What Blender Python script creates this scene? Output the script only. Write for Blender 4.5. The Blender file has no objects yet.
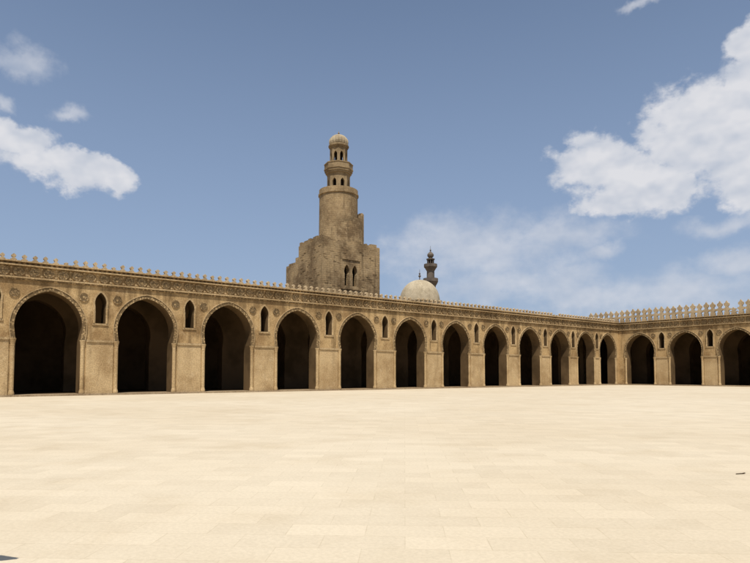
import bpy, bmesh, math, random
from mathutils import Vector, Matrix
random.seed(7)
R=math.radians
scene=bpy.context.scene
A=R(51.9); F=583.0; PITCH=R(3.0); SH=63.0
EL=R(64); SX,SY=0.80,-0.60

# ------------------------------------------------------------------ camera
cam_d=bpy.data.cameras.new("camera"); cam=bpy.data.objects.new("camera",cam_d)
scene.collection.objects.link(cam); scene.camera=cam
cam.location=(0,0,1.6); cam.rotation_euler=(R(90)+PITCH,0,A)
cam_d.sensor_width=36; cam_d.lens=F*36/750; cam_d.shift_y=SH/750; cam_d.clip_end=6000; cam_d.clip_start=0.1

# ------------------------------------------------------------------ node helpers
class NT:
    def __init__(s,nt): s.nt=nt
    def n(s,t,**k):
        nd=s.nt.nodes.new(t)
        for a,b in k.items(): setattr(nd,a,b)
        return nd
    def l(s,a,b): s.nt.links.new(a,b)
    def setin(s,nd,i,v):
        if hasattr(v,'is_linked') or hasattr(v,'links'): s.l(v,nd.inputs[i])
        else: nd.inputs[i].default_value=v
    def math(s,op,a,b=0.0,c=None,clamp=False):
        nd=s.n('ShaderNodeMath',operation=op); nd.use_clamp=clamp
        s.setin(nd,0,a); s.setin(nd,1,b)
        if c is not None: s.setin(nd,2,c)
        return nd.outputs[0]
    def vm(s,op,a,b=None,out=0):
        nd=s.n('ShaderNodeVectorMath',operation=op)
        s.setin(nd,0,a)
        if b is not None: s.setin(nd,1,b)
        return nd.outputs[out]
    def noise(s,vec,scale,detail=6,rough=0.55,out=0,dist=0.0):
        nd=s.n('ShaderNodeTexNoise'); s.l(vec,nd.inputs['Vector'])
        nd.inputs['Scale'].default_value=scale; nd.inputs['Detail'].default_value=detail
        nd.inputs['Roughness'].default_value=rough; nd.inputs['Distortion'].default_value=dist
        return nd.outputs[out]
    def mr(s,v,a,b,c=0.0,d=1.0,t='SMOOTHSTEP'):
        nd=s.n('ShaderNodeMapRange',interpolation_type=t)
        s.setin(nd,0,v); s.setin(nd,1,a); s.setin(nd,2,b); s.setin(nd,3,c); s.setin(nd,4,d)
        return nd.outputs[0]
    def mix(s,f,a,b,mode='MIX'):
        nd=s.n('ShaderNodeMix',data_type='RGBA',blend_type=mode)
        s.setin(nd,0,f)
        for i,v in ((6,a),(7,b)):
            if isinstance(v,(tuple,list)): nd.inputs[i].default_value=(v[0],v[1],v[2],1)
            else: s.l(v,nd.inputs[i])
        return nd.outputs[2]

def stone(name,base,dark,light=None,blocks=None,cyl=None,rough=0.9,bump=0.0,streak=0.5,carve=0.0,carve_scale=6,stain=(0.38,0.68),lite=False,grime=None):
    m=bpy.data.materials.new(name); m.use_nodes=True; nt=m.node_tree
    t=NT(nt); bs=nt.nodes['Principled BSDF']; bs.inputs['Roughness'].default_value=rough
    bs.inputs['Specular IOR Level'].default_value=0.0 if lite else 0.12
    geo=t.n('ShaderNodeTexCoord'); P=geo.outputs['Object']
    n1=t.noise(P,0.33,3 if lite else 5,0.62)
    col=t.mix(t.mr(n1,stain[0],stain[1]),base,dark)
    if lite:
        t.l(col,bs.inputs['Base Color']); return m
    n1b=t.noise(P,1.7,4,0.65)
    col=t.mix(t.math('MULTIPLY',t.mr(n1b,0.5,0.75),0.55),col,light if light else tuple(min(1,c*1.25) for c in base))
    sv=t.vm('MULTIPLY',P,(1.6,1.6,0.16))
    n2=t.noise(sv,1.0,4,0.6)
    sm_=t.mr(n2,0.50,0.75)
    if grime:   # heavier streaking just under the cornice and near the foot of the wall
        sepg=t.n('ShaderNodeSeparateXYZ'); t.l(P,sepg.inputs[0])
        g=t.math('ADD',t.mr(sepg.outputs[2],7.0,9.0,0.0,0.7),t.mr(sepg.outputs[2],0.0,0.9,0.8,0.0))
        sm_=t.mr(t.math('ADD',n2,t.math('MULTIPLY',g,0.18)),0.5,0.72)
    col=t.mix(t.math('MULTIPLY',sm_,streak),col,tuple(c*0.55 for c in dark))
    n3=t.noise(P,12,2,0.7)
    col=t.mix(0.6,col,t.mix(t.mr(n3,0.3,0.7),(0.62,0.6,0.56),(1.3,1.3,1.3)),'MULTIPLY')
    h=t.math('MULTIPLY',n3,0.03)
    if blocks:
        sep=t.n('ShaderNodeSeparateXYZ'); t.l(P,sep.inputs[0])
        x,y,z=sep.outputs
        if cyl:
            dx=t.math('SUBTRACT',x,cyl[0]); dy=t.math('SUBTRACT',y,cyl[1])
            u=t.math('MULTIPLY',t.math('ARCTAN2',dy,dx),cyl[2])
        else: u=t.math('ADD',x,y)
        cb=t.n('ShaderNodeCombineXYZ'); t.l(u,cb.inputs[0]); t.l(z,cb.inputs[1])
        br=t.n('ShaderNodeTexBrick'); 
        wv=t.vm('ADD',cb.outputs[0],t.vm('MULTIPLY',t.vm('SUBTRACT',t.noise(P,0.9,3,0.6,out=1),(.5,.5,.5)),(0.5,0.16,0)))
        t.l(wv,br.inputs['Vector'])
        br.inputs['Scale'].default_value=1.0; br.inputs['Brick Width'].default_value=blocks[0]; br.inputs['Row Height'].default_value=blocks[1]
        br.inputs['Mortar Size'].default_value=blocks[2]; br.inputs['Mortar Smooth'].default_value=0.5
        br.inputs['Color1'].default_value=(0.72,0.71,0.7,1); br.inputs['Color2'].default_value=(1.2,1.17,1.12,1); br.inputs['Mortar'].default_value=(0.6,0.58,0.55,1)
        br.inputs['Bias'].default_value=0.1
        fa=t.math('MULTIPLY',t.mr(n1b,0.35,0.6,1.0,0.35),blocks[3])
        col=t.mix(fa,col,br.outputs['Color'],'MULTIPLY')
        h=t.math('SUBTRACT',h,t.math('MULTIPLY',br.outputs['Fac'],0.02))
    if carve>0:
        vo=t.n('ShaderNodeTexVoronoi'); t.l(P,vo.inputs['Vector']); vo.inputs['Scale'].default_value=carve_scale
        cv=t.mr(vo.outputs['Distance'],0.25,0.55)
        col=t.mix(t.math('MULTIPLY',cv,carve),col,tuple(c*0.35 for c in dark))  # carved hollows are only dark colour, standing in for their shade
    if bump>0:
        bp=t.n('ShaderNodeBump'); bp.inputs['Strength'].default_value=bump*2; bp.inputs['Distance'].default_value=1.0
        t.l(h,bp.inputs['Height']); t.l(bp.outputs[0],bs.inputs['Normal'])
    t.l(col,bs.inputs['Base Color'])
    return m

M_wall =stone("sandy_plaster",(0.45,0.31,0.15),(0.27,0.172,0.078),(0.53,0.385,0.21),streak=0.7,stain=(0.42,0.62),grime=True)
M_pier =stone("pier_plaster",(0.49,0.355,0.19),(0.34,0.23,0.113),(0.55,0.42,0.25),streak=0.35)
M_carve=stone("carved_stucco",(0.44,0.31,0.16),(0.28,0.187,0.09),carve=0.8,carve_scale=5.5)
M_trim =stone("stucco_moulding",(0.50,0.365,0.20),(0.34,0.235,0.12),carve=0.25,carve_scale=9)
M_dark =stone("stucco_painted_recess_shade",(0.12,0.078,0.04),(0.08,0.052,0.026),lite=True)  # dark colour stands in for recess shade; the discs are not sunk
M_in   =stone("interior_plaster",(0.11,0.070,0.037),(0.06,0.039,0.02),lite=True)  # plaster colour darkened to keep the arcade interior in shade
M_rev  =stone("reveal_plaster_painted_shade",(0.15,0.098,0.05),(0.085,0.055,0.028),lite=True)  # shade of the arch reveals put into the plaster colour
M_cren =stone("parapet_stucco",(0.46,0.355,0.22),(0.32,0.235,0.135),streak=0.4)
M_roof =stone("roof_lime",(0.35,0.28,0.19),(0.25,0.19,0.12),lite=True)
M_min  =stone("minaret_limestone",(0.35,0.255,0.142),(0.185,0.128,0.07),(0.43,0.325,0.195),blocks=(0.62,0.33,0.03,0.75),streak=0.8,bump=0.3,stain=(0.42,0.62))
M_minc =stone("minaret_limestone_round",(0.36,0.26,0.143),(0.22,0.153,0.082),(0.43,0.325,0.19),blocks=(0.55,0.33,0.03,0.65),cyl=(-77.5,53.2,3.15),streak=0.75,bump=0.25)
M_mint =stone("minaret_lantern_stone",(0.32,0.235,0.132),(0.19,0.135,0.073),streak=0.5)
M_dome =stone("dome_plaster",(0.45,0.38,0.265),(0.34,0.28,0.185),streak=0.45)
M_min2 =stone("grey_stone",(0.17,0.14,0.11),(0.11,0.09,0.075),blocks=(0.8,0.4,0.03,0.4))
M_step =stone("plinth_stone",(0.34,0.26,0.165),(0.25,0.18,0.11))
M_void =stone("painted_dark_interior",(0.03,0.022,0.016),(0.02,0.015,0.01),lite=True)  # near-black colour stands in for the shade inside openings

# ------------------------------------------------------------------ mesh helpers
class MB:
    def __init__(s,name,mats):
        s.name=name; s.mats=mats; s.v=[]; s.f=[]; s.mi=[]
    def face(s,pts,m=0):
        i=len(s.v); s.v.extend([tuple(p) for p in pts]); s.f.append(list(range(i,i+len(pts)))); s.mi.append(m)
    def build(s,parent=None,smooth=False,merge=True):
        me=bpy.data.meshes.new(s.name); me.from_pydata(s.v,[],s.f)
        for m in s.mats: me.materials.append(m)
        me.polygons.foreach_set('material_index',s.mi)
        bm=bmesh.new(); bm.from_mesh(me)
        if merge: bmesh.ops.remove_doubles(bm,verts=bm.verts,dist=0.0005)
        bmesh.ops.recalc_face_normals(bm,faces=bm.faces)
        bm.to_mesh(me); bm.free()
        if smooth:
            for p in me.polygons: p.use_smooth=True
        ob=bpy.data.objects.new(s.name,me); scene.collection.objects.link(ob)
        if parent: ob.parent=parent
        return ob
def empty(name):
    e=bpy.data.objects.new(name,None); scene.collection.objects.link(e); return e

class Fr:   # wall frame: a along wall, z up, d outwards
    def __init__(s,o,u,n): s.o=Vector(o); s.u=Vector(u); s.n=Vector(n)
    def __call__(s,a,z,d=0): return s.o+s.u*a+Vector((0,0,z))+s.n*d

def prism(mb,fr,pts,d0,d1,m=0,back=True):
    mb.face([fr(a,z,d1) for a,z in pts],m)
    if back: mb.face([fr(a,z,d0) for a,z in reversed(pts)],m)
    n=len(pts)
    for i in range(n):
        a,b=pts[i],pts[(i+1)%n]
        mb.face([fr(a[0],a[1],d0),fr(b[0],b[1],d0),fr(b[0],b[1],d1),fr(a[0],a[1],d1)],m)
def box(mb,fr,a0,a1,z0,z1,d0,d1,m=0,back=True):
    prism(mb,fr,[(a0,z0),(a1,z0),(a1,z1),(a0,z1)],d0,d1,m,back)
def gbox(mb,x0,x1,y0,y1,z0,z1,m=0):
    box(mb,Fr((0,0,0),(1,0,0),(0,1,0)),x0,x1,z0,z1,y0,y1,m)

def arch_profile(w,sill,spring,apex,ret=0.0,retz=None,n=14):
    rise=apex-spring; c=(rise*rise-w*w)/(2*w)
    if c<0: c=0.0
    r=w+c
    pts=[]
    if sill is not None: pts.append((0,sill))
    z0=sill if sill is not None else 0.0
    pts.append((w-ret,z0))
    if ret>0: pts.append((w-ret,retz)); pts.append((w-ret*0.35,retz+(spring-retz)*0.55))
    a1=math.atan2(rise,c) if c>0 else math.pi/2
    for i in range(n+1):
        t=a1*i/n
        pts.append((r*math.cos(t)-c, spring+r*math.sin(t)*(rise/(r*math.sin(a1)))))
    pts[-1]=(0,apex)
    return pts
def half(mb,fr,a,b,z0,z1,ha,hb,th,m=0,mi=1,mr=None):
    pa=[(a+dx,z) for dx,z in ha] if ha else None
    pb=[(b-dx,z) for dx,z in hb] if hb else None
    poly=[]
    if pa:
        if pa[0][0]==a: poly+= [(a,z1)]+pa[::-1]+[(a,z0)]
        else: poly+= [(a,z1)]+pa[::-1]
    else: poly+=[(a,z1),(a,z0)]
    if pb:
        if pb[0][0]==b: poly+= [(b,z0)]+pb+[(b,z1)]
        else: poly+= pb+[(b,z1)]
    else: poly+=[(b,z0),(b,z1)]
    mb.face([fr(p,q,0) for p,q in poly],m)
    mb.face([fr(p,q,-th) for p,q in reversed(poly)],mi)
    for pp in (pa,pb):
        if pp:
            for i in range(len(pp)-1):
                p,q=pp[i],pp[i+1]
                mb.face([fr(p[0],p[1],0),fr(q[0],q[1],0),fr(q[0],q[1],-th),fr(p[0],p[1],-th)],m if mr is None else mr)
def lathe(mb,c,prof,n=32,m=0,ribs=0,amp=0.0,a0=0.0):
    rings=[]
    for r,z in prof:
        ring=[]
        for i in range(n):
            t=a0+2*math.pi*i/n
            k=1.0
            if ribs: k=1-amp*(1-abs(math.cos(ribs*t/2)))
            ring.append((c[0]+r*k*math.cos(t),c[1]+r*k*math.sin(t),z))
        rings.append(ring)
    for a,b in zip(rings,rings[1:]):
        for i in range(n):
            j=(i+1)%n
            mb.face([a[i],a[j],b[j],b[i]],m)
def band(mb,fr,path,w,d0,d1,m):
    off=[]
    for i,p in enumerate(path):
        q0=path[max(0,i-1)]; q1=path[min(len(path)-1,i+1)]
        tx,tz=q1[0]-q0[0],q1[1]-q0[1]; L=math.hypot(tx,tz) or 1
        off.append((p[0]-tz/L*w,p[1]+tx/L*w))
    for i in range(len(path)-1):
        p,q,r,s=path[i],path[i+1],off[i+1],off[i]
        mb.face([fr(*p,d1),fr(*q,d1),fr(*r,d1),fr(*s,d1)],m)
        mb.face([fr(*s,d0),fr(*r,d0),fr(*r,d1),fr(*s,d1)],m)
        mb.face([fr(*p,d0),fr(*q,d0),fr(*q,d1),fr(*p,d1)],m)
    return off
def rosette(mb,fr,a,z,rad,d=0.0,md=1,ml=0,petals=8):
    n=petals*2
    disc=[(a+rad*math.cos(2*math.pi*i/16),z+rad*math.sin(2*math.pi*i/16)) for i in range(16)]
    prism(mb,fr,disc,d,d+0.012,md,back=False)
    for i in range(16):
        t0,t1=2*math.pi*i/16,2*math.pi*(i+1)/16
        def P(t,r): return (a+r*math.cos(t),z+r*math.sin(t))
        q=[P(t0,rad*.86),P(t1,rad*.86),P(t1,rad*1.02),P(t0,rad*1.02)]
        prism(mb,fr,q,d,d+0.08,ml,back=False)
    star=[(a+rad*(0.72 if i%2==0 else 0.33)*math.cos(2*math.pi*i/n),z+rad*(0.72 if i%2==0 else 0.33)*math.sin(2*math.pi*i/n)) for i in range(n)]
    prism(mb,fr,star,d,d+0.065,ml,back=False)

W=2.3; TH=1.35
ARCH=arch_profile(W,None,5.3,8.0,ret=0.10,retz=4.35)
NICHE=arch_profile(0.43,5.72,7.35,8.2,ret=0.05,retz=6.9,n=8)
TOPZ=10.12

def column(mb,c,r,z0,z1,m=0,n=12):
    lathe(mb,c,[(r*1.35,z0),(r*1.35,z0+.12),(r*1.1,z0+.28),(r,z0+.34),(r*0.97,z1-.55),(r*1.08,z1-.52),(r,z1-.48),(r*1.15,z1-.3),(r*1.45,z1-.08),(r*1.5,z1-.08),(r*1.5,z1)],n,m)

def facade(parent,name,fr,centers,a_start,a_end,deco=True,th=TH):
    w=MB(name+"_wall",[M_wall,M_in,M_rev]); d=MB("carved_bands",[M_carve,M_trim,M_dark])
    col=MB("engaged_columns",[M_pier])
    mids=[(centers[i]+centers[i+1])/2 for i in range(len(centers)-1)]
    nl=[centers[0]-3.6]+mids+[centers[-1]+3.6]
    first,last=nl[0],nl[-1]
    for i,c in enumerate(centers):
        l,r=nl[i],nl[i+1]
        hl=NICHE; hr=NICHE
        if r>a_end-0.1: r=a_end; hr=None
        if l<a_start+0.1: l=a_start; hl=None
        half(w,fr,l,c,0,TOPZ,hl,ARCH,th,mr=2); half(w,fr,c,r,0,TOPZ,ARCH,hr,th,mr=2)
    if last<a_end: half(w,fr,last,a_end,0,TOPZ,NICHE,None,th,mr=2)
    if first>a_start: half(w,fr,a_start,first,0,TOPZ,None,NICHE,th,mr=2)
    w.face([fr(a_start,TOPZ,0),fr(a_end,TOPZ,0),fr(a_end,TOPZ,-th),fr(a_start,TOPZ,-th)],0)
    if deco:
        for i,c in enumerate(centers):
            path=([(c-dx,z) for dx,z in ARCH if z>=4.35]+[(c+dx,z) for dx,z in ARCH if z>=4.35][::-1][1:])
            o=band(d,fr,path,0.28,0,0.07,0)
            band(d,fr,[(p,q) for p,q in o],0.06,0,0.12,1)
            for sx in (-1,1):
                p=fr(c+sx*(W+0.05),0,0.0)
                column(col,(p.x,p.y),0.15,0.15,4.33)
        for n_,a in enumerate(nl):
            if a<a_start+0.5 or a>a_end-0.8: continue
            ca=min([c for c in centers if c>a] or [a+3.6]); cbk=max([c for c in centers if c<a] or [a-3.6])
            x0,x1=cbk+W+0.3,ca-W-0.3
            # pier facing, a thin skin lighter than the spandrels, and its impost
            box(col,fr,x0,x1,0.142,4.195,0,0.05,0,back=False)
            box(d,fr,x0,x1,4.2,4.38,0,0.13,1,back=False)
            path=[(a-dx,z) for dx,z in NICHE[1:]]+[(a+dx,z) for dx,z in NICHE[1:]][::-1][1:]
            band(d,fr,path,0.13,0,0.06,1)
            box(d,fr,a-0.6,a+0.6,5.57,5.718,0,0.075,1,back=False)
            for sx in (-1,1):
                p=fr(a+sx*0.48,0,0.05); column(col,(p.x,p.y),0.055,5.72,7.0,n=8)
                if a+sx*1.22<a_end-0.5:
                    rosette(d,fr,a+sx*1.25,7.72,0.34)
        L0,L1=a_start,a_end
        box(d,fr,L0,L1,8.80,8.92,0,0.17,1,back=False)
        box(d,fr,L0,L1,8.68,8.798,0,0.08,0,back=False)
        box(d,fr,L0,L1,9.72,9.82,0,0.24,1,back=False)
        box(d,fr,L0,L1,10.02,10.12,0,0.16,1,back=False)
        k=int((L1-L0)/0.98); st=(L1-L0)/k
        for i in range(k):
            a=L0+(i+.5)*st
            rosette(d,fr,a,9.32,0.37*random.uniform(.94,1.03),petals=random.choice((5,6,6,8)))
            for dz in (0.27,-0.27):
                e=a+st/2
                prism(d,fr,[(e-.1,9.32+dz),(e,9.32+dz-.1),(e+.1,9.32+dz),(e,9.32+dz+.1)],0,0.05,1,back=False)
        k=int((L1-L0)/0.36); st=(L1-L0)/k
        for i in range(k):
            a=L0+(i+.5)*st
            box(d,fr,a-.09,a+.09,9.86,9.99,0,0.02,2,back=False)
    w.build(parent); 
    if deco: d.build(parent,merge=False); col.build(parent,smooth=False)

def crenels(parent,fr,a0,a1,z,pitch,hp,th,d,mat,jit=0.06,miss=0.02):
    mb=MB("crenellation",[mat]); k=int((a1-a0)/pitch)
    for i in range(k):
        a=a0+(i+.5)*pitch
        s=1+random.uniform(-jit,jit); hs=1+random.uniform(-jit,jit)
        if random.random()<miss: hs*=0.5
        tilt=random.uniform(-.03,.03)
        r=[(a+dx*s+tilt*q,z+q*hs) for dx,q in hp]; l=[(a-dx*s+tilt*q,z+q*hs) for dx,q in hp if dx>0][::-1]
        prism(mb,fr,r+l,d-th,d,0)
    mb.build(parent,merge=False)

# ------------------------------------------------------------------ side arcade (receding on the left)
XL=-50.2; YF=89.8
cs=[7.8-7.2*3,7.8-7.2*2,7.8-7.2,7.8,15.0,22.3,29.55,37.0,44.5,52.0,59.4,66.6,73.6,80.3,86.45]
side=empty("mosque_arcade")
frL=Fr((XL,0,0),(0,1,0),(1,0,0))
Y0=cs[0]-3.6
facade(side,"front",frL,cs,Y0,YF)
crenels(side,frL,Y0,YF-0.3,TOPZ,0.70,[(.19,0),(.19,.1),(.09,.17),(.07,.24),(.15,.29),(.15,.38),(0,.50)],0.26,-0.02,M_cren,miss=0.06)
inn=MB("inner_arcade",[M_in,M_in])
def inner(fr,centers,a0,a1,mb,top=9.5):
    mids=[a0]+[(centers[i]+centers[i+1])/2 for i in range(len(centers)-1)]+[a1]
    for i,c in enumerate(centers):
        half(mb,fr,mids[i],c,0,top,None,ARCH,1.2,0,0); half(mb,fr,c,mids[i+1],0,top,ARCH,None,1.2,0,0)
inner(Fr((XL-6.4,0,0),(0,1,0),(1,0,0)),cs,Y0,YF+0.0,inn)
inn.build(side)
bk=MB("outer_wall_and_roof",[M_in,M_roof,M_wall])
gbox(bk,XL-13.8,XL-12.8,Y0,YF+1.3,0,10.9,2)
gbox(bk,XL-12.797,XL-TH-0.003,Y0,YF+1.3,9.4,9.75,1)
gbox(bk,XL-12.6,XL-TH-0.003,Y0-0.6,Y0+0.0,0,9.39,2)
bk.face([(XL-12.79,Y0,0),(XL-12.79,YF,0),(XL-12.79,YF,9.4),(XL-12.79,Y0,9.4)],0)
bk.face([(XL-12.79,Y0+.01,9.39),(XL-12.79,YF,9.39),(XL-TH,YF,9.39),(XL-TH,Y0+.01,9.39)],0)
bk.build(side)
st=MB("plinth_step",[M_step,M_in])
gbox(st,XL-TH,XL+0.32,Y0,YF-0.33,0.0,0.14,0)
gbox(st,XL-12.7,XL-TH-.003,Y0,YF-0.33,0.0,0.14,1)
st.build(side)

# ------------------------------------------------------------------ end arcade (facing, on the right)
end=empty("mosque_arcade.001")
frF=Fr((0,YF,0),(1,0,0),(0,-1,0))
cf=[-46.65+6.95*i for i in range(11)]
X1=cf[-1]+3.4
facade(end,"front",frF,cf,XL+0.0,X1)
doll=[(.33,0),(.33,.35),(.25,.42),(.25,.58),(.455,.66),(.455,.9),(.2,.98),(.16,1.2),(.33,1.32),(.35,1.58),(.16,1.72),(0,2.0)]
crenels(end,frF,-55.6,X1,TOPZ+0.02,0.92,doll,0.3,-0.1,M_cren,0.03,0.01)
inn=MB("inner_arcade",[M_in,M_in])
inner(Fr((0,YF+6.4,0),(1,0,0),(0,-1,0)),cf,XL-1.3,X1,inn)
inn.build(end)
bk=MB("outer_wall_and_roof",[M_in,M_roof,M_wall])
gbox(bk,XL-13.8,X1,YF+12.8,YF+13.8,0,10.9,2)
gbox(bk,XL-13.8,XL-12.8,YF+1.31,YF+12.797,0,10.9,2)
gbox(bk,XL-12.797,X1,YF+TH+0.003,YF+12.797,9.4,9.75,1)
bk.face([(XL-12.7,YF+12.79,0),(X1,YF+12.79,0),(X1,YF+12.79,9.4),(XL-12.7,YF+12.79,9.4)],0)
bk.face([(XL-12.7,YF+12.79,9.39),(X1,YF+12.79,9.39),(X1,YF+TH,9.39),(XL-12.7,YF+TH,9.39)],0)
gbox(bk,-55.8,XL-0.003,YF+0.1,YF+TH,9.0,TOPZ+0.01,2)
gbox(bk,X1,X1+0.8,YF+0.0,YF+12.79,0,TOPZ,2)
bk.build(end)
st=MB("plinth_step",[M_step,M_in])
gbox(st,XL+0.33,X1,YF-0.32,YF+TH,0.0,0.14,0)
gbox(st,XL+0.33,X1,YF+TH+.003,YF+12.6,0.0,0.14,1)
st.build(end)

# ------------------------------------------------------------------ spiral minaret
mina=empty("spiral_minaret")
C=(-77.5,53.2)
b=MB("square_base",[M_min,M_void])
frM=Fr((-72,0,0),(0,1,0),(1,0,0))
WM=arch_profile(0.5,15.2,17.3,18.45,ret=0.1,retz=17.0,n=8)
ZT=21.8
half(b,frM,46.6,51.0,0,ZT,None,WM,0.8); half(b,frM,51.0,52.5,0,ZT,WM,WM,0.8); half(b,frM,52.5,57.4,0,ZT,WM,None,0.8)
b.face([(-74,48,12),(-74,56,12),(-74,56,20),(-74,48,20)],1)
def vq(x0,y0,x1,y1,z0,z1,m=0): b.face([(x0,y0,z0),(x1,y1,z0),(x1,y1,z1),(x0,y0,z1)],m)
vq(-78.9,46.6,-72,46.6,0,ZT); vq(-72,57.4,-83.0,57.4,0,ZT-3.3)
vq(-72,57.4,-78.9,57.4,ZT-3.3,ZT); vq(-78.9,57.4,-78.9,46.6,0,ZT)
b.face([(-78.9,46.6,ZT),(-72,46.6,ZT),(-72,57.4,ZT),(-78.9,57.4,ZT)],0)
b.build(mina)
s=MB("stair_masonry",[M_min])
gbox(s,-83.0,-78.91,46.7,57.3,0,18.9)
gbox(s,-82.2,-78.92,46.75,52,18.9,19.5)
gbox(s,-80.2,-78.93,46.8,52,19.5,20.2)
random.seed(3)
y=46.6
while y<57.0:
    l=random.uniform(.3,.9); h=random.choice((0.05,.15,.25,.35,.5))+random.uniform(0,.12)
    gbox(s,-72.6+random.uniform(-.1,.05),-72.0+random.uniform(-.12,-.02),y,min(y+l-.02,57.35),ZT,ZT+h); y+=l
x=-78.8
while x<-72.7:
    l=random.uniform(.3,.8); h=random.choice((0.1,.3,.5,.65))+random.uniform(0,.12)
    gbox(s,x,x+l-.02,46.6+random.uniform(.02,.12),47.2,ZT,ZT+h); x+=l
x=-83
while x<-79.6:
    l=random.uniform(.4,.8); h=random.uniform(0.05,.45)
    gbox(s,x,x+l-.02,46.73,47.2,18.9,18.9+h); x+=l
# weathered blocks standing slightly proud of the faces
for i in range(150):
    z=random.uniform(10,21.3); l=random.uniform(.3,.8); h=random.choice((.3,.33,.36)); e=random.uniform(.02,.06)
    if random.random()<.6:
        y=random.uniform(46.7,56.5)
        if y+l>49.8 and y<53.7 and z<19.6: continue
        box(s,frM,y,y+l,z,z+h,-.05,e)
    else:
        x=random.uniform(-78.5,-72.9); gbox(s,x,x+l,46.6-e,46.7,z,z+h)
box(s,frM,49.9,50.08,14.8,19.2,0,0.12); box(s,frM,53.42,53.6,14.8,19.2,0,0.12); box(s,frM,49.9,53.6,19.2,19.4,0,0.14); box(s,frM,49.9,53.6,14.65,14.8,0,0.14)
s.build(mina,merge=False)
sp=MB("spiral_stair",[M_min])
N=44
a_s,a_e=R(-175),R(105)
for i in range(N):
    t0=a_s+(a_e-a_s)*i/N; t1=a_s+(a_e-a_s)*(i+1)/N
    f=(t0-R(-128))/R(180); zt=22.4+5.4*max(0,min(1.1,f))+random.uniform(-.2,.2)
    if f<0: zt=max(21.9,22.4+f*2)
    ro=min(4.15,3.3+max(0,(f+.15))*2.2)+random.uniform(-.06,.06); ri=3.0
    def P(t,r,z): return (C[0]+r*math.cos(t),C[1]+r*math.sin(t),z)
    zi=zt-0.9
    rp=ro-0.3
    sp.face([P(t0,ro,18.5),P(t1,ro,18.5),P(t1,ro,zt),P(t0,ro,zt)])
    sp.face([P(t0,ro,zt),P(t1,ro,zt),P(t1,rp,zt),P(t0,rp,zt)])
    sp.face([P(t0,rp,zt),P(t1,rp,zt),P(t1,rp,zi),P(t0,rp,zi)])
    sp.face([P(t0,rp,zi),P(t1,rp,zi),P(t1,ri,zi),P(t0,ri,zi)])
    for t in (t0,t1):
        sp.face([P(t,ro,18.5),P(t,ri,18.5),P(t,ri,zi),P(t,rp,zi),P(t,rp,zt),P(t,ro,zt)])
sp.build(mina,merge=False)
cy=MB("round_shaft",[M_minc])
lathe(cy,C,[(3.22,18.5),(3.12,30.2),(3.12,30.55),(3.28,30.6),(3.28,30.85),(3.16,30.9),(3.16,31.55),(2.8,31.55),(2.8,30.9),(0.01,30.9)],48)
cyo=cy.build(mina)
ln=MB("lantern_tiers",[M_mint,M_void])
def octo(c,ap,z0,z1,prof,th):
    for i in range(8):
        t=R(22.5+10)+i*R(45); n=Vector((math.cos(t),math.sin(t),0)); u=Vector((-n.y,n.x,0))
        fr=Fr(Vector((c[0],c[1],0))+n*ap,u,n); hw=ap*math.tan(R(22.5))
        half(ln,fr,-hw,0,z0,z1,None,prof,th,0,0); half(ln,fr,0,hw,z0,z1,prof,None,th,0,0)
        box(ln,fr,-hw-.02,hw+.02,prof[0][1]-.22,prof[0][1]-.1,0.005,0.06,0)
octo(C,1.72,30.9,34.2,arch_profile(.33,31.9,32.7,33.35,n=6),0.35)
octo(C,1.33,35.3,38.7,arch_profile(.30,36.1,37.3,37.9,n=6),0.3)
lathe(ln,C,[(1.0,30.95),(1.0,33.9)],12,1)
lathe(ln,C,[(0.6,35.1),(0.6,38.3)],12,1)
o8=R(10); U=0.2
lathe(ln,C,[(r,z+U) for r,z in [(1.2,33.7),(1.9,33.75),(1.95,34.0),(2.12,34.05),(2.15,34.3),(2.28,34.35),(2.3,34.65),(2.4,34.7),(2.4,34.9),(2.32,34.92),(2.32,35.6),(2.4,35.62),(2.4,35.74),(2.2,35.74),(2.2,35.1),(0.01,35.1)]],8,0,a0=o8)
U=0.4
lathe(ln,C,[(r,z+U) for r,z in [(1.2,38.1),(1.5,38.15),(1.52,38.35),(1.66,38.4),(1.7,38.6),(1.62,38.72),(1.2,38.72)]],16,0,a0=o8)
ln.build(mina)
cp=MB("ribbed_cap",[stone("cap_stone",(0.42,0.35,0.235),(0.3,0.235,0.15)),M_mint])
lathe(cp,C,[(r,z+.4) for r,z in [(1.42,38.7),(1.56,38.95),(1.62,39.25),(1.56,39.6),(1.36,39.95),(1.0,40.28),(.55,40.5),(.16,40.6)]],64,0,ribs=16,amp=0.12)
lathe(cp,C,[(r,z+.4) for r,z in [(.16,40.55),(.08,40.7),(.17,40.85),(.06,41.0),(.02,41.25)]],10,1)
cp.build(mina,smooth=False)

# ------------------------------------------------------------------ distant dome and slender minaret
dm=empty("mosque_dome"); D=(-96.1,88.1)
mb=MB("dome_shell",[M_dome])
pr=[]
for i in range(15):
    t=R(90)*i/14; pr.append((4.5*math.cos(t)**0.93 if i<14 else 0.02,18.0+4.9*math.sin(t)))
lathe(mb,D,pr,48); mb.build(dm,smooth=True)
mb=MB("drum_and_base",[M_dome,M_void])
lathe(mb,D,[(4.7,14),(4.7,17.8),(4.95,17.85),(4.95,18.1),(4.4,18.12)],48)
gbox(mb,D[0]-6,D[0]+6,D[1]-6,D[1]+6,0,14)
for i in range(16):
    t=2*math.pi*i/16; n=Vector((math.cos(t),math.sin(t),0)); fr=Fr(Vector((D[0],D[1],0))+n*4.68,(-n.y,n.x,0),n)
    p=arch_profile(.3,15.2,16.4,17,n=5); prism(mb,fr,[(a,z) for a,z in p]+[(-a,z) for a,z in p[1:-1]][::-1],0,0.05,1,back=False)
mb.build(dm)
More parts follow.
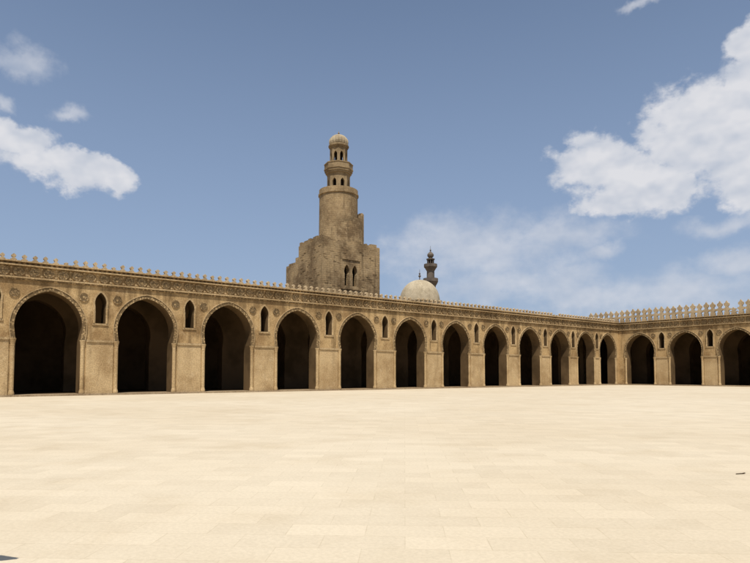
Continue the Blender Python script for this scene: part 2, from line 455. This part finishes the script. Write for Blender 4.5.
mb=MB("finial",[M_min2]); lathe(mb,D,[(.12,22.8),(.1,23.5),(.3,23.7),(.3,23.85),(.08,24.1),(.2,24.25),(.2,24.4),(.06,24.55),(.03,25.3)],10); mb.build(dm)

sm=empty("slender_minaret"); D2=(-101.9,97.0)
mb=MB("shaft_and_balconies",[M_min2,M_void])
gbox(mb,D2[0]-2,D2[0]+2,D2[1]-2,D2[1]+2,0,16)
lathe(mb,D2,[(1.6,16),(1.2,17),(1.2,22.9),(1.3,23.2),(1.5,23.5),(1.75,24.0),(1.8,24.1),(1.8,24.9),(1.65,24.9),(1.65,24.2),(.95,24.2),(.92,26.7),(1.1,27.0),(1.35,27.4),(1.6,27.7),(1.6,28.4),(1.48,28.4),(1.48,27.8),(.2,27.8)],16)
for i in range(8):
    t=2*math.pi*i/8; lathe(mb,(D2[0]+.72*math.cos(t),D2[1]+.72*math.sin(t)),[(.13,27.8),(.12,29.5)],6)
lathe(mb,D2,[(.4,27.8),(.4,29.5)],8,1)
lathe(mb,D2,[(.3,29.4),(1.0,29.45),(1.05,29.7),(.6,29.8),(.45,30.0),(.75,30.35),(.82,30.7),(.6,31.1),(.22,31.4),(.1,31.6),(.22,31.8),(.05,32.1),(.03,32.9)],12)
mb.build(sm)

# ------------------------------------------------------------------ made-up board and post (unseen left of frame, added to throw the small shadow)
fw=Vector((-math.sin(A),math.cos(A),0)); rt=Vector((math.cos(A),math.sin(A),0))
sg=empty("added_shadow_caster")
M_metal=stone("painted_metal",(0.05,0.06,0.05),(0.03,0.035,0.03),rough=0.5,streak=0.1)
frS=Fr(fw*4.42,rt,-fw)
mb=MB("board_and_post",[M_metal,M_dome])
prism(mb,frS,[(-3.75,1.38),(-3.2,1.46),(-3.1,1.56),(-3.3,1.72),(-3.75,1.8)],-.015,.015,0); box(mb,frS,-3.71,-3.3,1.49,1.70,.017,.02,1)
box(mb,frS,-3.455,-3.395,0.0,1.6,-.075,-.018,0); box(mb,frS,-3.6,-3.25,0.004,0.03,-.25,.15,0)
mb.build(sg)

# ------------------------------------------------------------------ ground
def sheet(name,x0,x1,y0,y1,z,mat):
    mb=MB(name,[mat]); mb.face([(x0,y0,z),(x1,y0,z),(x1,y1,z),(x0,y1,z)]); return mb.build()
g=stone("dusty_earth",(0.36,0.28,0.18),(0.28,0.21,0.13),lite=True)
sheet("ground",-3000,3000,-3000,3000,-0.004,g)
m=bpy.data.materials.new("limestone_paving"); m.use_nodes=True; t=NT(m.node_tree); bs=m.node_tree.nodes['Principled BSDF']
bs.inputs['Roughness'].default_value=0.8; bs.inputs['Specular IOR Level'].default_value=0.2
P=t.n('ShaderNodeTexCoord').outputs['Object']
rot=t.n('ShaderNodeMapping'); t.l(P,rot.inputs[0]); rot.inputs['Rotation'].default_value=(0,0,R(-49)); 
br=t.n('ShaderNodeTexBrick'); t.l(rot.outputs[0],br.inputs['Vector']); br.inputs['Scale'].default_value=1
br.inputs['Brick Width'].default_value=0.8; br.inputs['Row Height'].default_value=0.42; br.inputs['Mortar Size'].default_value=0.007
br.inputs['Mortar Smooth'].default_value=0.7
br.inputs['Color1'].default_value=(0.92,0.915,0.905,1); br.inputs['Color2'].default_value=(1.04,1.04,1.04,1); br.inputs['Mortar'].default_value=(0.82,0.80,0.76,1)
n1=t.noise(P,0.10,4,0.6); n2=t.noise(P,0.7,6,0.6); n3=t.noise(P,22,3,0.75); n4=t.noise(P,3.2,4,0.6)
col=t.mix(t.mr(n1,0.35,0.65),(0.55,0.46,0.325),(0.59,0.505,0.37))
col=t.mix(t.math('MULTIPLY',t.mr(n2,0.45,0.75),0.5),col,(0.49,0.40,0.27))
# joints fade in and out where dust has filled them
col=t.mix(t.mr(n4,0.35,0.65,0.95,0.45),col,br.outputs['Color'],'MULTIPLY')
col=t.mix(0.35,col,t.mix(t.mr(n3,0.3,0.7),(0.8,0.79,0.77),(1.13,1.13,1.13)),'MULTIPLY')
t.l(col,bs.inputs['Base Color'])
sheet("courtyard_paving",XL-0.0,X1,-45,YF,0.0,m)
tw=MB("fallen_twig",[stone("dry_wood",(0.10,0.07,0.045),(0.05,0.033,0.02),lite=True)])
def gp(px,py):
    d=583*1.6/(py-375); x=(px-375)/583*d; return fw*d+rt*x
q=gp(737,473); tf=Fr(q,(rt*.97+fw*.2).normalized(),-fw)
prism(tw,tf,[(-.09,0.004),(.05,0.004),(.09,.014),(.08,.022),(.03,.015),(-.08,.012)],-.012,.01)
tw.build()

# ------------------------------------------------------------------ sun and sky
S=Vector((math.cos(EL)*SX,math.cos(EL)*SY,math.sin(EL))).normalized()
ld=bpy.data.lights.new("sun",'SUN'); ld.energy=4.95; ld.angle=R(0.5); ld.color=(1.0,0.95,0.87)
lo=bpy.data.objects.new("sun",ld); scene.collection.objects.link(lo); lo.rotation_euler=S.to_track_quat('Z','Y').to_euler()
wd=bpy.data.worlds.new("World"); scene.world=wd; wd.use_nodes=True; nt=wd.node_tree; t=NT(nt)
bg=nt.nodes['Background']; out=nt.nodes['World Output']
sky=t.n('ShaderNodeTexSky',sky_type='NISHITA'); sky.sun_disc=False; sky.sun_elevation=EL; sky.sun_rotation=math.atan2(SX,SY)
sky.air_density=1.0; sky.dust_density=1.2; sky.ozone_density=1.0; sky.altitude=0
Dv=t.n('ShaderNodeTexCoord').outputs['Generated']
sep=t.n('ShaderNodeSeparateXYZ'); t.l(Dv,sep.inputs[0]); el=t.math('ARCSINE',sep.outputs[2])
hz=t.mr(el,0.0,0.6,0.80,0.18,'LINEAR')
skc=t.mix(hz,sky.outputs[0],(3.35,4.35,6.3))
t.l(skc,bg.inputs[0]); bg.inputs[1].default_value=0.10
def pix(px,py):
    x=(px-375)/F; y=((281.5-py)+SH)/F
    up=Vector((0,0,1)); f3=fw*math.cos(PITCH)+up*math.sin(PITCH); u3=up*math.cos(PITCH)-fw*math.sin(PITCH)
    d=(f3+rt*x+u3*y).normalized()
    return math.atan2(d.dot(rt),d.dot(fw)),math.asin(d.z)
az=t.math('ARCTAN2',t.vm('DOT_PRODUCT',Dv,tuple(rt),out=1),t.vm('DOT_PRODUCT',Dv,tuple(fw),out=1))
cb=t.n('ShaderNodeCombineXYZ'); t.l(az,cb.inputs[0]); t.l(el,cb.inputs[1])
wn=t.noise(Dv,11,5,0.6,out=1)
Pv=t.vm('ADD',cb.outputs[0],t.vm('MULTIPLY',t.vm('SUBTRACT',wn,(.5,.5,.5)),(.10,.07,0)))
sv=t.vm('MULTIPLY',Dv,(1,1,1.4))
nA=t.noise(sv,16,8,0.6); nB=t.noise(t.vm('ADD',sv,(0,0,0.018)),13,3,0.5); nC=t.noise(sv,13,3,0.5)
def group(bl):
    v=None
    for px,py,rx,ry in bl:
        c=pix(px,py); e=pix(px+rx,py); h=pix(px,py-ry)
        iv=(1/max(.004,abs(e[0]-c[0])),1/max(.004,abs(h[1]-c[1])),0)
        d=t.vm('LENGTH',t.vm('MULTIPLY',t.vm('SUBTRACT',Pv,(c[0],c[1],0)),iv),out=1)
        q=t.math('SUBTRACT',1.0,d)
        v=q if v is None else t.math('MAXIMUM',v,q)
    return v
cum=group([(595,163,58,44),(632,188,78,40),(670,185,40,30),(700,130,84,60),(745,140,80,80),(748,95,52,50),(752,42,30,30),(810,120,90,90),
           (58,170,78,27),(22,142,40,26),(108,172,32,18),(0,130,30,24)])
haz=group([(490,250,160,50),(430,244,85,34),(555,238,90,28),(612,252,30,14),(600,298,110,32),(690,290,130,34),(720,224,60,15),(735,262,60,22),(520,285,180,30),
           (28,60,38,22),(70,113,24,12),(6,98,16,10),(640,2,40,7)])
dA=t.math('ADD',cum,t.math('MULTIPLY',t.math('SUBTRACT',nA,0.5),1.5))
dH=t.math('ADD',haz,t.math('MULTIPLY',t.math('SUBTRACT',nA,0.5),1.3))
mA=t.math('MULTIPLY',t.mr(dA,0.04,0.42),0.94); mH=t.math('MULTIPLY',t.mr(dH,0.0,0.95),0.62)
mask=t.math('MAXIMUM',mA,mH)
lit=t.math('ADD',t.math('MULTIPLY',t.math('SUBTRACT',nC,nB),2.6),0.72,clamp=True)
lit=t.math('MULTIPLY',lit,t.mr(dA,0.0,1.0,0.88,1.1),clamp=True)
ccol=t.mix(lit,(0.48,0.54,0.65),(0.80,0.80,0.83))
bg2=t.n('ShaderNodeBackground'); t.l(ccol,bg2.inputs[0]); bg2.inputs[1].default_value=0.95
mx=t.n('ShaderNodeMixShader'); t.l(mask,mx.inputs[0]); t.l(bg.outputs[0],mx.inputs[1]); t.l(bg2.outputs[0],mx.inputs[2]); t.l(mx.outputs[0],out.inputs[0])
scene.view_settings.view_transform='Standard'; scene.view_settings.look='None'; scene.view_settings.exposure=0
